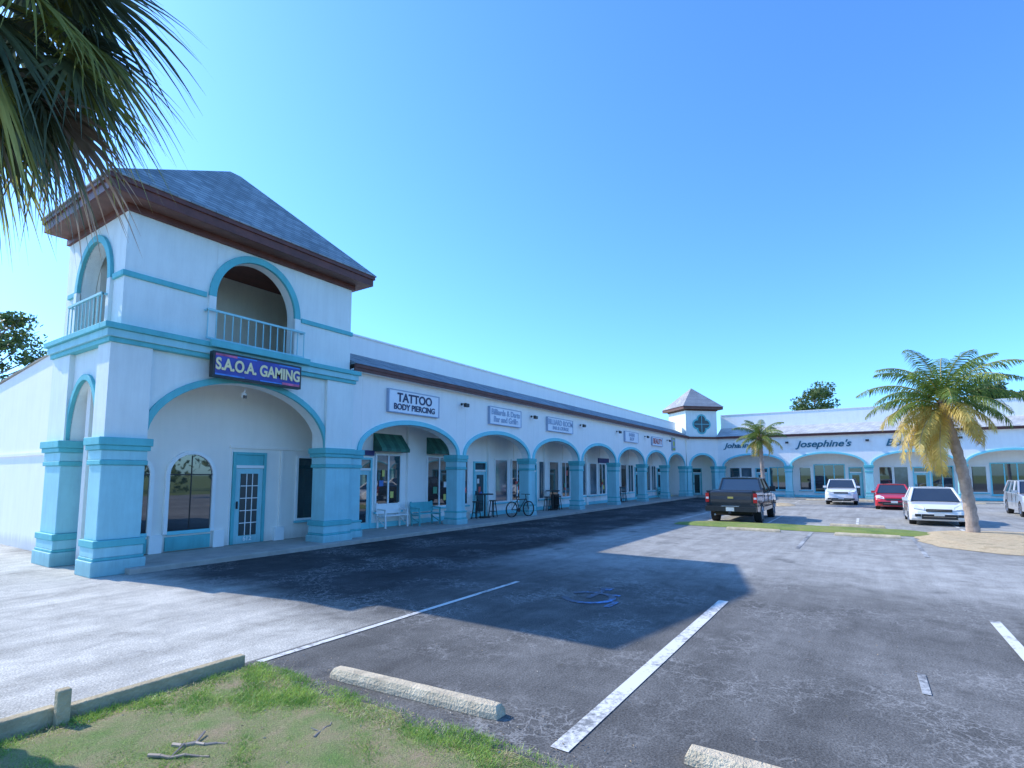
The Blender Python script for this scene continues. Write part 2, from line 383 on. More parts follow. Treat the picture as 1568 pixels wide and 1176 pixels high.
B=[(p[0],p[1],8.13) for p in A]
rg=[(cx-.15,cy,10.38),(cx+.15,cy,10.38)]
mb.add(A+B+rg,[(3,2,1,0),(0,1,5,4),(1,2,6,5),(2,3,7,6),(3,0,4,7),(4,5,9,8),(5,6,9),(6,7,8,9),(7,4,8)],m_shing)
mb.obj('hip_roof',tw)
mb=MB(); SF=Fr((0,14.3),(1,0),(0,1))
mb.box(4.98,10.66,0,.2,.12,4.62,m_cream,SF)
def archpanel(mb,fr,u0,u1,z0,zs,rise,d0,d1,m):
    c=(u0+u1)/2;r=(u1-u0)/2
    pts=[(u0,z0),(u1,z0)]+[(c+r*math.cos(math.pi*i/16),zs+rise*math.sin(math.pi*i/16)) for i in range(17)]
    mb.prism(pts,d0,d1,m,fr)
for a,b in ((4.98+.1,5.93),(6.37,7.40)):
    c=(a+b)/2;r=(b-a)/2
    archpanel(mb,SF,a,b,.62,2.0,r,-.03,.05,m_glass)
    mb.archband(c,r,2.0,r,.09,-.08,.02,m_frame,SF)
    mb.box(a-.09,a,-.08,.02,.55,2.0,m_frame,SF); mb.box(b,b+.09,-.08,.02,.55,2.0,m_frame,SF)
    mb.box(a,b,-.08,.02,.53,.62,m_sky,SF)
    mb.box(c-.012,c+.012,-.045,-.031,.62,2.0+r*.95,m_black,SF)
    mb.box(a,b,-.044,-.0315,1.99,2.02,m_black,SF)
    mb.box(a-.02,b+.02,-.05,.02,.14,.48,m_teal,SF)
for u in (6.12,7.62): mb.box(u-.14,u+.14,-.10,.02,.12,.55,m_frame,SF)
door(mb,SF,8.02,8.82,.13,2.18,grid=True,zt=2.62)
mb.box(7.9,7.93,-.03,.02,.12,2.7,m_frame,SF)
mb.box(9.35,9.43,-.06,.02,.12,2.7,m_cream,SF); mb.box(7.85,10.2,-.05,.02,2.72,2.80,m_cream,SF)
window(mb,SF,9.95,10.5,.7,2.5,0)
mb.box(9.2,9.5,-.12,.02,.12,.5,m_frame,SF)
mb.obj('storefront',tw,bevel=.006)
text('door_number','612',.17,(8.42,14.255,.26),0,m_frame,tw,.003)

sg=empty('storefront_sign')
mb=MB(); mb.box(6.34,8.66,12.44,12.60,4.27,4.88,m_black); mb.box(6.39,8.61,12.432,12.441,4.32,4.83,m_purple)
sp_,sb_=M('sign_pink',(.65,.12,.25),.5,.5,4),M('sign_blue',(.08,.26,.7),.5,.4,4)
for (a,b,m_,c_,d_) in ((6.39,6.9,sp_,4.78,4.83),(6.9,7.4,sb_,4.80,4.83),(8.1,8.61,sp_,4.32,4.38),(7.5,8.1,sb_,4.32,4.35),(6.39,7.1,sb_,4.32,4.36),(8.0,8.61,sb_,4.79,4.83)): mb.box(a,b,12.4275,12.433,c_,d_,m_)
for x in (6.6,8.4): mb.box(x-.02,x+.02,12.6,12.82,4.5,4.54,m_black)
mb.obj('panel',sg,bevel=.008)
text('letters','S.A.O.A. GAMING',.385,(7.5,12.42,4.575),0,m_pinkw,sg,.008,.745,.009)
cl=empty('security_camera'); mb=MB(); mb.cyl((7.6,13.3,4.05),.06,.12,'z',m_signw); mb.beam((7.6,13.3,4.1),(7.6,13.24,4.2),.03,m_signw); mb.cyl((7.6,13.25,4.0),.04,.08,'z',m_glass,r2=.05); mb.obj('housing',cl)

# ================================================================ LONG BUILDING
def strip(name,fr,cols,ulen0,ulen1,setb,ztop,par,shing,storefn,hw=.27,parstart=None):
    b=empty(name)
    mb=MB()
    for i in range(len(cols)-1):
        a=cols[i]+(hw if i or ulen0<cols[0] else .0); c=cols[i+1]-hw
        mb.archwall(a,c,2.76,.95,5.2,0,.35,m_white,fr)
    for i,c in enumerate(cols):
        mb.box(c-hw,c+hw,0,.35,2.76,5.2,m_white,fr)
    mb.obj('facade_wall',b,bevel=.01)
    mb=MB()
    for i in range(len(cols)-1):
        a=cols[i]+hw; c=cols[i+1]-hw
        mb.archband((a+c)/2,(c-a)/2,2.76,.95,.16,-.06,.03,m_sky,fr)
    mb.obj('arch_mouldings',b,bevel=.01)
    mb=MB()
    for c in cols: column(mb,c-hw+.01,c+hw-.01,-.03,.50,fr,2.76,.62,.85)
    mb.obj('columns',b,bevel=.012)
    mb=MB()
    mb.box(ulen0,ulen1,1.6,1.8,.12,4.0,m_white,fr)
    mb.box(ulen0,ulen1,.36,1.6,3.92,4.0,m_white,fr)
    mb.box(ulen0,ulen1,1.55,1.6,.12,.3,m_sky,fr)
    storefn(mb,fr)
    mb.obj('storefronts',b)
    mb=MB()
    mb.box(ulen0,ulen1,-.30,-.24,5.17,5.36,m_brown,fr); mb.box(ulen0,ulen1,-.24,0.02,5.18,5.23,m_white,fr)
    mb.box(ulen0,ulen1,-.33,-.30,5.27,5.37,m_brown,fr)
    P=fr.P
    vs=[P(ulen0,-.36,5.375),P(ulen1,-.36,5.375),P(ulen1,setb,ztop),P(ulen0,setb,ztop),P(ulen0,setb,5.375),P(ulen1,setb,5.375)]
    mb.add(vs,[(0,1,2,3),(0,4,5,1),(0,3,4),(1,5,2)],shing)
    ps=parstart if parstart is not None else ulen0
    mb.box(ps,ulen1,setb+.003,setb+.25,5.2,par,m_white,fr); mb.box(ps,ulen1,setb-.04,setb+.3,par,par+.06,m_white,fr)
    mb.box(ps,ulen1,setb+.26,setb+14,5.0,5.6,m_conc,fr)
    mb.obj('roof_and_parapet',b)
    return b
LF=Fr((0,13.02),(1,0),(0,1))
cols=[10.98,16.2,21.45,26.7,31.95,37.2,42.4,47.6]
M_awn2=M('awning_green_light',(.05,.20,.15),.7,.25,6)
def awning(mb,fr,u0,u1,d,z0,z1):
    n=6
    for i in range(n):
        a=u0+(u1-u0)*i/n; b=u0+(u1-u0)*(i+1)/n
        m=m_awn if i%2 else M_awn2
        mb.add([fr.P(a,d,z1),fr.P(b,d,z1),fr.P(b,d-.45,z0),fr.P(a,d-.45,z0)],[(0,1,2,3)],m)
        mb.add([fr.P(a,d-.45,z0),fr.P(b,d-.45,z0),fr.P(b,d-.45,z0-.12),fr.P(a,d-.45,z0-.12)],[(0,1,2,3)],m)
    for u in (u0,u1): mb.add([fr.P(u,d,z1),fr.P(u,d-.45,z0),fr.P(u,d-.45,z0-.12),fr.P(u,d,z0-.12)],[(0,1,2,3)],m_awn)
poster=[M('poster_%d'%i,c,.6) for i,c in enumerate([(.6,.1,.08),(.08,.2,.5),(.7,.6,.15),(.75,.75,.72),(.1,.35,.2)])]
def store_long(mb,fr0):
    fr=Fr((0,13.02+1.6),(1,0),(0,1))
    door(mb,fr,12.2,13.05,.13,2.15,frm=m_sky)
    window(mb,fr,13.35,14.5,.75,2.7,1); window(mb,fr,16.05,17.45,.75,2.7,1)
    window(mb,fr,18.05,18.6,.75,2.7,0); door(mb,fr,19.15,19.95,.13,2.15,frm=m_sky)
    awning(mb,fr,13.2,14.6,0,2.95,3.5); awning(mb,fr,16.0,17.3,0,2.95,3.5)
    mb.box(11.9,13.2,-.08,.02,2.68,2.86,m_navy,fr)
    r=random.Random(4)
    for (a,b) in ((12.35,12.9),(13.4,14.4),(16.1,17.4),(19.3,19.8),(22.3,23.1),(27.6,28.2),(33,33.6)):
        for j in range(3):
            u=r.uniform(a,b-.22); z=r.uniform(.95,2.0); mb.box(u,u+r.uniform(.12,.25),-.052,-.047,z,z+r.uniform(.12,.3),poster[r.randrange(5)],fr)
    for k in range(5):
        s=21.45+5.25*k
        window(mb,fr,s-.7,s+.3,.75,2.7,0,gl=m_glass if k%2 else m_glass2); window(mb,fr,s+.75,s+1.7,.75,2.7,1)
        door(mb,fr,s+2.2,s+3.05,.13,2.15,frm=m_sky); window(mb,fr,s+3.4,s+4.2,.75,2.7,0,gl=m_glass2)
    mb.box(32.6,34.3,-.07,.02,2.78,3.1,m_navy,fr)
    for k in range(7):
        u=11.9+5.25*k; mb.box(u-.03,u+.03,-.02,.02,.12,3.9,m_cream,fr)
        mb.box(14.85+5.25*k,15.1+5.25*k,-.12,.02,.12,3.9,m_white,fr)
lb=strip('arcade_strip_mall',LF,cols,10.70,48.2,.95,6.0,6.62,m_shing,store_long)
mb=MB()
mb.prism([(14.5,.0),(32,.0),(32,4.0),(22.5,4.8),(15.9,5.45),(14.5,5.6)],.55,.8,m_white,Fr((4.42,0),(0,1),(1,0)))
mb.box(16.4,31,.50,.56,2.52,2.60,m_white,Fr((4.42,0),(0,1),(1,0)))
mb.box(17.6,17.7,.50,.545,.0,2.52,m_white,Fr((4.42,0),(0,1),(1,0)))
mb.add([(4.9,15.9,5.44),(11,15.9,5.44),(11,32,3.99),(4.9,32,3.99)],[(0,1,2,3)],m_conc)
mb.obj('end_wall',lb)

WF=Fr((50.0,10.8),(0,-1),(1,0))
wcols=[0.25]+[5.6*i for i in range(1,9)]
def store_wing(mb,fr0):
    fr=Fr((51.6,10.8),(0,-1),(1,0))
    for k in range(8):
        s=5.6*k
        window(mb,fr,s+.7,s+1.5,.75,2.6,0,gl=m_glass)
        if k%2==0:
            window(mb,fr,s+1.65,s+2.5,.75,2.6,0,gl=m_glass2); door(mb,fr,s+2.9,s+3.75,.13,2.15,frm=m_sky)
            window(mb,fr,s+4.0,s+5.2,.75,2.6,1,frm=m_sky)
        else:
            window(mb,fr,s+1.8,s+3.9,.6,2.8,2,frm=m_sky); door(mb,fr,s+4.3,s+5.1,.13,2.15)
wg=strip('arcade_strip_mall',WF,wcols,-.0,45,1.7,6.25,7.45,m_shing2,store_wing)

# ================================================================ small corner tower
ct=empty('corner_tower')
D=Fr((47.85,12.95),(.70711,-.70711),(.70711,.70711))
mb=MB(); LW=3.05
mb.archwall(.35,LW-.35,2.76,1.0,5.2,-.02,.35,m_white,D); mb.box(0,.35,-.02,.35,2.76,5.2,m_white,D); mb.box(LW-.35,LW,-.02,.35,2.76,5.2,m_white,D)
mb.box(0,LW,-.02,LW,5.2,7.85,m_tower,D)
mb.obj('walls',ct,bevel=.01)
mb=MB()
mb.archband(LW/2,LW/2-.35,2.76,1.0,.17,-.08,0,m_sky,D)
column(mb,.02,.38,-.06,.5,D,2.76,.62,.7); column(mb,LW-.38,LW-.02,-.06,.5,D,2.76,.62,.7)
cz=6.50; cu=LW/2
for a in range(4):
    uu=cu+.42*math.cos(a*math.pi/2); zz=cz+.42*math.sin(a*math.pi/2)
    pts=[(uu+.48*math.cos(t*math.pi/10),zz+.48*math.sin(t*math.pi/10)) for t in range(20)]
    mb.prism(pts,-.050-.001*a,-.03,m_teal,D)
    pts=[(uu+.34*math.cos(t*math.pi/10),zz+.34*math.sin(t*math.pi/10)) for t in range(20)]
    mb.prism(pts,-.060-.001*a,-.052-.001*a,m_glassd,D)
mb.prism([(cu-.36,cz-.36),(cu+.36,cz-.36),(cu+.36,cz+.36),(cu-.36,cz+.36)],-.066,-.056,m_glassd,D)
mb.box(cu-.02,cu+.02,-.08,-.067,cz-.74,cz+.74,m_sky,D); mb.box(cu-.74,cu+.74,-.078,-.0675,cz-.02,cz+.02,m_sky,D)
mb.obj('trim_and_window',ct)
mb=MB()
e=.42
mb.box(-e,LW+e,-e,LW+e,7.82,7.9,m_soffit,D); mb.box(-e,LW+e,-e,LW+e,7.9,8.06,m_brown,D)
mb.box(-.06,LW+.06,-.08,LW+.06,7.7,7.815,m_brown,D)
k=e+.06
A=[D.P(-k,-k,8.063),D.P(LW+k,-k,8.063),D.P(LW+k,LW+k,8.063),D.P(-k,LW+k,8.063),D.P(LW/2,LW/2,10.0)]
mb.add(A,[(3,2,1,0),(0,1,4),(1,2,4),(2,3,4),(3,0,4)],m_shing3)
mb.box(-.4,LW+.4,-.30,-.02,5.2,5.36,m_brown,D)
mb.obj('pyramid_roof',ct)
D2=Fr((47.85+1.414,12.95+1.414),(.70711,-.70711),(.70711,.70711))
mb=MB(); mb.box(-2,LW+2,2.0,2.2,.12,4,m_white,D); window(mb,D2,.5,1.3,.75,2.6,0); door(mb,D2,1.7,2.5,.13,2.15)
mb.box(-2,LW+2,.36,2.0,3.92,4.0,m_white,D); mb.obj('entrance',ct)

# ================================================================ signs
def wallsign(u0,u1,z0,z1,lines,sizes,mat,frn=LF,rz=0,bg=m_signw,edge=None):
    s=empty('storefront_sign'); mb=MB()
    mb.box(u0,u1,-.10,-.003,z0,z1,bg,frn)
    mb.box(u0-.03,u0,-.12,-.004,z0-.03,z1+.03,edge or m_grey,frn); mb.box(u1,u1+.03,-.12,-.004,z0-.03,z1+.03,edge or m_grey,frn)
    mb.box(u0,u1,-.12,-.004,z1,z1+.03,edge or m_grey,frn); mb.box(u0,u1,-.12,-.004,z0-.03,z0,edge or m_grey,frn)
    mb.obj('panel',s)
    zz=z1-.05; tot=sum(sizes); k=(z1-z0-.1)/tot
    for t,sz in zip(lines,sizes):
        h=sz*k; text('letters',t,h*1.12,frn.P((u0+u1)/2,-.112,zz-h/2),rz,mat,s,.004,1.0,.008); zz-=h
wallsign(12.3,14.75,4.1,4.82,['TATTOO','BODY PIERCING'],[.42,.28],m_dark)
wallsign(18.0,20.4,4.15,4.85,['Billiards & Darts','Bar and Grille'],[.33,.33],m_grey)
wallsign(22.9,25.6,4.2,4.85,['BILLIARD ROOM','BAR & LOUNGE'],[.36,.24],m_grey)
wallsign(33.2,35.6,4.2,4.85,['BARBER','SHOP'],[.3,.3],m_grey)
wallsign(38.6,41.0,4.2,4.8,['BEAUTY'],[.5],m_redtxt)
wallsign(43.6,44.3,4.0,5.0,['O'],[.5],m_grey,bg=M('sign_lime',(.5,.55,.08)))
def lettering(t,u,z,size):
    s=empty('wall_lettering'); text('letters',t,size,WF.P(u,-.03,z),R(-90),m_tealtxt,s,.02,1.15,.006).data.shear=.3
lettering('Johannes',1.9,4.55,.62); lettering("Josephine's",8.2,4.5,.74); lettering('Boutique',13.9,4.45,.74)
for c in cols[1:-1]:
    l=empty('wall_lamp'); mb=MB(); y=13.02
    mb.cyl((c,y-.03,4.75),.05,.05,'y',m_black); mb.beam((c,y-.03,4.75),(c,y-.26,4.78),.03,m_black); mb.box(c-.11,c+.11,y-.33,y-.20,4.62,4.76,m_black); mb.obj('fixture',l,bevel=.02)
for u in (5.6,11.2,16.8):
    l=empty('wall_lamp'); mb=MB(); mb.box(u-.12,u+.12,-.30,-.14,4.6,4.76,m_black,WF); mb.box(u-.03,u+.03,-.16,0,4.7,4.75,m_black,WF); mb.obj('fixture',l,bevel=.02)

# ================================================================ ground
def sheet(name,x0,x1,y0,y1,z,m,sub=1):
    mb=MB(); mb.add([(x0,y0,z),(x1,y0,z),(x1,y1,z),(x0,y1,z)],[(0,1,2,3)],m); return mb.obj(name,recalc=False)
sheet('ground',-1500,1500,-1500,1500,-.03,m_lawnfar)
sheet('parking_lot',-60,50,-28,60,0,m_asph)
mb=MB(); mb.box(4.9,48.6,12.38,14.8,-.02,.115,m_conc)
mb.box(48.9,51.8,-40,14.6,-.02,.115,m_conc); 
mb.obj('sidewalk',bevel=.02)
def line(x0,x1,y0,y1,m=None,nm='parking_line',z=.008): return sheet(nm,x0,x1,y0,y1,z,m or m_line)
line(3.45,8.6,5.47,5.56,m_line2); line(3.6,9.1,1.88,2.03); line(4.0,9.9,-1.46,-1.34); line(6.3,6.9,-.42,-.35,m_linef)
line(4.0,9.9,-4.1,-3.98)
for y in (7.0,3.4,.3,-2.9,-6,-9): line(24.5,29.5,y-.05,y+.05)
for y in (4.2,1.4,-1.6,-4.6,-7.6): line(43.5,48.2,y-.05,y+.05)
for y in (1.6,-1.2): line(16.5,21.5,y-.05,y+.05,m_linef)
line(-6,1.9,9.0,9.1,m_yell,'yellow_line')
mb=MB(); c=(8.15,3.85)
for i in range(22):
    a0=i/22*2*math.pi;a1=(i+1)/22*2*math.pi
    if 3<i<7: continue
    q=lambda a,r:(c[0]+r*math.cos(a),c[1]+r*math.sin(a),.009)
    mb.add([q(a0,.33),q(a0,.44),q(a1,.44),q(a1,.33)],[(0,1,2,3)],m_blue)
for x0,x1,y0,y1 in ((8.1,8.75,3.8,3.9),(8.45,8.55,3.45,3.8),(8.8,9.0,3.76,3.95),(7.7,8.1,3.3,3.4)):
    mb.add([(x0,y0,.0092),(x1,y0,.0092),(x1,y1,.0092),(x0,y1,.0092)],[(0,1,2,3)],m_blue)
mb.obj('accessible_parking_symbol',recalc=False)

def wheelstop(x,y0,y1,dx=0):
    mb=MB(); n=12; prof=[(-.085,0),(-.08,.05),(-.05,.10),(.05,.10),(.08,.05),(.085,0)]
    vs=[];k=len(prof)
    for i in range(n+1):
        t=i/n; y=y0+(y1-y0)*t; s=.8 if i in (0,n) else 1
        for (a,z) in prof:
            vs.append((x+dx*t+a*s+random.uniform(-.002,.002),y+(.03 if i==0 else -.03 if i==n else 0)*(z>.09),z+random.uniform(-.0015,.0015)*(z>0)))
    fs=[tuple(range(k)),tuple(range((n+1)*k-1,n*k-1,-1))]
    for i in range(n):
        for j in range(k): fs.append((i*k+j,i*k+(j+1)%k,(i+1)*k+(j+1)%k,(i+1)*k+j))
    mb.add(vs,fs,m_stop); return mb.obj('wheel_stop',bevel=.006)
wheelstop(3.80,2.60,4.5,-.16); wheelstop(3.98,-.75,1.14)
wheelstop(20.9,2.5,4.3); wheelstop(20.9,-.9,.9)
wheelstop(24.6,-.6,1.2)
for y in (3,0,-3,-6): wheelstop(48.3,y-.9,y+.9)

def bumpy(name,x0,x1,y0,y1,n,m,z,amp):
    nx=int((x1-x0)*n);ny=int((y1-y0)*n); mb=MB(); vs=[];fs=[]
    for i in range(nx+1):
        for j in range(ny+1):
            x=x0+(x1-x0)*i/nx; y=y0+(y1-y0)*j/ny
            e=min(1,min(i,nx-i,j,ny-j)/3.0)
            zz=.012+ e*(z+amp*(math.sin(x*3.1+y*1.7)*.5+math.sin(x*7.3-y*5.1)*.3+random.uniform(-.2,.2)))
            ox=random.uniform(-.05,.05)+.05*math.sin(y*4) if i==nx else 0
            vs.append((x+ox,y,zz))
    for i in range(nx):
        for j in range(ny):
            a=i*(ny+1)+j; fs.append((a,a+ny+1,a+ny+2,a+1))
    mb.add(vs,fs,m); return mb.obj(name,smooth=True,recalc=False)
bumpy('lawn',-6,3.32,-3,5.48,8,m_lawn,.03,.02)
mb=MB(); random.seed(3)
def blades(n,mat,fn,hmin,hmax,lay):
    vs=[];fs=[];cnt=0
    while cnt<n:
        x=random.uniform(.2,3.42); y=random.uniform(1.0,5.45)
        dn=fn(x,y)
        if random.random()>dn: continue
        cnt+=1
        h=random.uniform(hmin,hmax)*(1.0+.7*max(0,min(1,dn))); a=random.uniform(0,6.28); w=random.uniform(.002,.0045); ln=random.uniform(.3,lay)*h; b=random.uniform(0,6.28)
        z=.028; o=len(vs)
        vs+=[(x-w*math.cos(a),y-w*math.sin(a),z),(x+w*math.cos(a),y+w*math.sin(a),z),(x+ln*math.cos(b),y+ln*math.sin(b),z+h)]
        fs.append((o,o+1,o+2))
    mb.add(vs,fs,mat)
gd=lambda x,y:max(.22,.45+.5*math.sin(x*2.3+1)*math.sin(y*2.9+.6)+.35*math.sin(x*6+y*5)+.3*math.sin(x*13-y*9))
blades(72000,m_grassb,gd,.010,.032,1.8)
blades(20000,m_straw,lambda x,y:max(.2,1-gd(x,y)),.005,.014,4.5)
mb.obj('grass',recalc=False)
mb=MB(); random.seed(12)
for i in range(1100):
    t=random.random()
    if t<.55: x=3.35+abs(random.gauss(0,.25)); y=random.uniform(-1,5.4)
    elif t<.8: x=random.uniform(.5,3.3); y=random.uniform(1.5,5.45)
    else: x=random.uniform(3.4,9); y=random.uniform(-3,6)
    z=.012 if x>3.33 else .05; s=random.uniform(.004,.016); a=random.uniform(0,6.28)
    c_,s_=math.cos(a),math.sin(a)
    mb.add([(x-s*c_,y-s*s_,z),(x+s*.4*s_,y-s*.4*c_,z+s*.5),(x+s*c_,y+s*s_,z),(x-s*.4*s_,y+s*.4*c_,z+s*.3)],[(0,1,2,3)],random.choice([m_fanbrown,m_leafd,m_conc]))
mb.obj('leaf_litter',recalc=False)
te=empty('timber_edging'); mb=MB()
mb.box(-6,1.72,5.50,5.60,-.02,.15,m_timber); mb.box(1.74,3.30,5.51,5.605,-.02,.12,m_timber); mb.box(1.70,1.79,5.41,5.497,-.02,.29,m_timber); mb.obj('boards',te,bevel=.012)
def twig(p,q,w):
    mb=MB(); p=Vector(p);q=Vector(q); pts=[p.lerp(q,i/5)+Vector((random.uniform(-.015,.015),random.uniform(-.015,.015),.02+random.uniform(0,.012))) for i in range(6)]
    for i in range(5): mb.beam(pts[i],pts[i+1],w*(1-.12*i),m_fanbrown,n=6)
    d=(q-p); mb.beam(pts[2],pts[2]+Vector((-d.y,d.x,0))*.35+Vector((0,0,.02)),w*.5,m_fanbrown,n=5)
    mb.obj('fallen_twig')
twig((2.03,4.27,.03),(2.26,3.97,.03),.035); twig((1.86,4.25,.03),(2.1,3.88,.03),.028); twig((2.67,3.52,.03),(2.9,3.6,.03),.016)

def blob(name,cx,cy,rx,ry,m,h=.12,pw=2.6,dome=.06):
    mb=MB(); n=48; rings=6; vs=[];fs=[]
    for k in range(rings+1):
        s=1-k/rings
        for i in range(n):
            a=2*math.pi*i/n; c,s_=math.cos(a),math.sin(a)
            rr=(abs(c)**pw+abs(s_)**pw)**(-1/pw)*s*(1+.02*math.sin(i*2.3))
            vs.append((cx+rx*rr*c,cy+ry*rr*s_,.01+h*(0 if k==0 else 1)*.6+dome*(1-s)+random.uniform(0,.02)*(k>0)))
    for k in range(rings):
        for i in range(n):
            fs.append((k*n+i,k*n+(i+1)%n,(k+1)*n+(i+1)%n,(k+1)*n+i))
    mb.add(vs,fs,m); return mb.obj(name,smooth=False,recalc=True)
blob('grass_island',22.6,2.2,.9,4.4,m_lawnfar,.10,6)
blob('mulch_bed',21.4,-4.9,3.4,3.6,m_mulch,.12,3)
blob('grass_island',39.4,5.4,1.5,1.6,m_mulch,.12,3)
blob('grass_island',36.5,-10.5,4.5,3.0,m_lawnfar,.1,4)

# ================================================================ palms
def trunk(mb,p0,p1,r0,r1,bend,m,n=14,seg=26,ring=.012):
    p0=Vector(p0);p1=Vector(p1); vs=[];fs=[]
    for i in range(seg+1):
        t=i/seg; c=p0.lerp(p1,t)+Vector(bend)*math.sin(math.pi*t)
        r=r0+(r1-r0)*t+ (.12*r0 if i==0 else 0)
        r+=ring*(1 if i%2 else -1)
        for j in range(n):
            a=2*math.pi*j/n; vs.append((c.x+r*math.cos(a)*random.uniform(.96,1.04),c.y+r*math.sin(a)*random.uniform(.96,1.04),c.z))
    for i in range(seg):
        for j in range(n): fs.append((i*n+j,i*n+(j+1)%n,(i+1)*n+(j+1)%n,(i+1)*n+j))
    mb.add(vs,fs,m)
def feather(mb,base,az,el,length,droop,mat,nl=44,ll=.5,hang=.6,rm=None):
    p=Vector(base); seg=14; pts=[];dirs=[]
    for i in range(seg+1):
        t=i/seg; e=el-droop*t**1.3
        d=Vector((math.cos(az)*math.cos(e),math.sin(az)*math.cos(e),math.sin(e))); pts.append(p.copy());dirs.append(d); p=p+d*length/seg
    for i in range(seg):
        mb.beam(pts[i],pts[i+1],.035*(1-.8*i/seg)+.006,rm or mat,n=3)
    side=Vector((-math.sin(az),math.cos(az),0))
    for k in range(nl):
        t=.12+.88*k/nl; x=t*seg; i=min(seg-1,int(x)); q=pts[i].lerp(pts[i+1],x-i); d=dirs[i]
        L_=ll*(math.sin(math.pi*min(1,(.15+.85*t)))**.6+.15)*random.uniform(.85,1.1)
        up=side.cross(d)
        for s in (-1,1):
            v=(side*s*.8+d*.55+Vector((0,0,-1))*random.uniform(.0,.25)+up*random.uniform(-.25,.3)).normalized()
            a=q; b=q+v*L_*.5+Vector((0,0,-hang*.12*L_)); c=b+(v*(1-hang*.5)+Vector((0,0,-hang))).normalized()*L_*.5
            w=d*.016*(ll/.5)
            mb.add([a-w,a+w,b+w,b-w,c],[(0,1,2,3),(3,2,4)],mat)
def palm(name,base,top,r0,r1,nf,fl,ll,yel,seed,bend=(0,0,0),trm=None,lowaz=None):
    random.seed(seed); e=empty(name); mb=MB(); trunk(mb,base,top,r0,r1,bend,trm or m_trunk); mb.obj('trunk',e,smooth=True)
    mb=MB(); t=Vector(top)
    for i in range(nf):
        f=i/nf; az=i*2.39996+random.uniform(-.2,.2)
        el=R(78)-f*R(105)+random.uniform(-.1,.1); L_=fl*(.72+.35*math.sin(math.pi*min(1,f+.25)))*random.uniform(.9,1.1)
        mat=m_leafg
        if f>1-yel: mat=m_leafy if random.random()<.75 else m_leafd
        elif f>.8-yel and random.random()<.35: mat=m_leafy
        feather(mb,t+Vector((0,0,.25*(1-f))),az,el,L_,R(80)+f*R(15),mat,56,ll,.8,m_leafy)
    if lowaz:
        for az,el in lowaz: feather(mb,t,az,R(el),fl*.95,R(75),m_leafy,56,ll,1.0,m_leafd)
    mb.obj('fronds',e,recalc=False)
    mb=MB()
    for i in range(14):
        az=i*2.4; v=Vector((math.cos(az)*.5,math.sin(az)*.5,1)).normalized()
        mb.beam(t+Vector((0,0,-.35+.03*i)),t+Vector((0,0,-.35+.03*i))+v*.45,.09,m_trunkred,h=.03)
    mb.obj('boots',e)
palm('palm_tree',(23.3,-2.95,.1),(22.8,-2.35,4.2),.18,.14,38,2.5,.50,.22,11,(.08,-.12,0),lowaz=[(2.2,-5),(1.9,-25),(2.6,-15),(2.4,-40),(1.5,-35),(2.9,-35),(2.0,-55),(2.3,-60),(2.7,-50)])
palm('palm_tree',(39.4,5.6,.1),(39.3,5.7,4.3),.15,.11,24,1.9,.42,.2,5)
palm('palm_tree',(14.5,-11.5,0),(14.6,-11.4,4.6),.17,.12,20,2.3,.5,.2,8)  # unseen palm behind the camera, added for the windows to reflect
palm('palm_tree',(24,-13.5,0),(24,-13.4,5.2),.17,.12,20,2.3,.5,.2,9)  # second unseen palm, also added for window reflections

random.seed(21)
sp=empty('fan_palm_tree'); mb=MB(); crown=Vector((.9,6.85,6.45))
trunk(mb,(.75,7.0,0),crown-Vector((0,0,.3)),.24,.20,(0.05,0,0),m_trunk,16,50,.02); mb.obj('trunk',sp,smooth=True)
def fan(mb,o,az,el,pet,Rr,mat,droop):
    v=Vector((math.cos(az)*math.cos(el),math.sin(az)*math.cos(el),math.sin(el)))
    h=o+v*pet+Vector((0,0,-.12*pet)); mb.beam(o,h,.035,mat,n=4)
    v2=(v+Vector((0,0,-.35))).normalized()
    side=v2.cross(Vector((0,0,1)))
    if side.length<.1: side=Vector((1,0,0))
    side.normalize(); roll=random.uniform(-.5,.5); nrm=side.cross(v2); side=(side*math.cos(roll)+nrm*math.sin(roll)); nrm=side.cross(v2)
    ns=40
    for k in range(ns):
        th=(k/(ns-1)-.5)*2*R(118)
        d=v2*math.cos(th)+side*math.sin(th)
        d=(d+nrm*(-.25*abs(math.sin(th)))+Vector([random.uniform(-.05,.05) for _ in range(3)])).normalized()
        Lr=Rr*(.70+.30*math.cos(th*.8))*random.uniform(.85,1.1)
        wd=(d.cross(nrm)+nrm*random.uniform(-.5,.5)).normalized()
        pts=[];S_=6; dr=droop*random.uniform(.6,1.3)
        for i in range(S_+1):
            t=i/S_; pts.append(h+d*Lr*t+Vector((0,0,-1))*dr*Lr*t**2.4)
        ws=[.006,.018,.024,.020,.014,.007,.0008]
        vs=[]
        for q,w in zip(pts,ws): vs+=[q-wd*w*Rr,q+wd*w*Rr]
        mb.add(vs,[(2*i,2*i+1,2*i+3,2*i+2) for i in range(S_)],mat)
mb=MB(); nf=74
for i in range(nf):
    f=i/nf; az=i*2.39996+random.uniform(-.25,.25); el=R(75)-f*R(148)+random.uniform(-.12,.12)
    mat=m_fan if f<.72 else (m_fanbrown if random.random()<.5 else m_fan)
    if .3<f<.95 and random.random()<.32: mat=m_fany
    fan(mb,crown+Vector((0,0,.3*(1-f))),az,el,random.uniform(.75,1.2)*(1 if f<.8 else .9),random.uniform(.85,1.15),mat,.3+.3*f)
mb.obj('fan_fronds',sp,recalc=False)

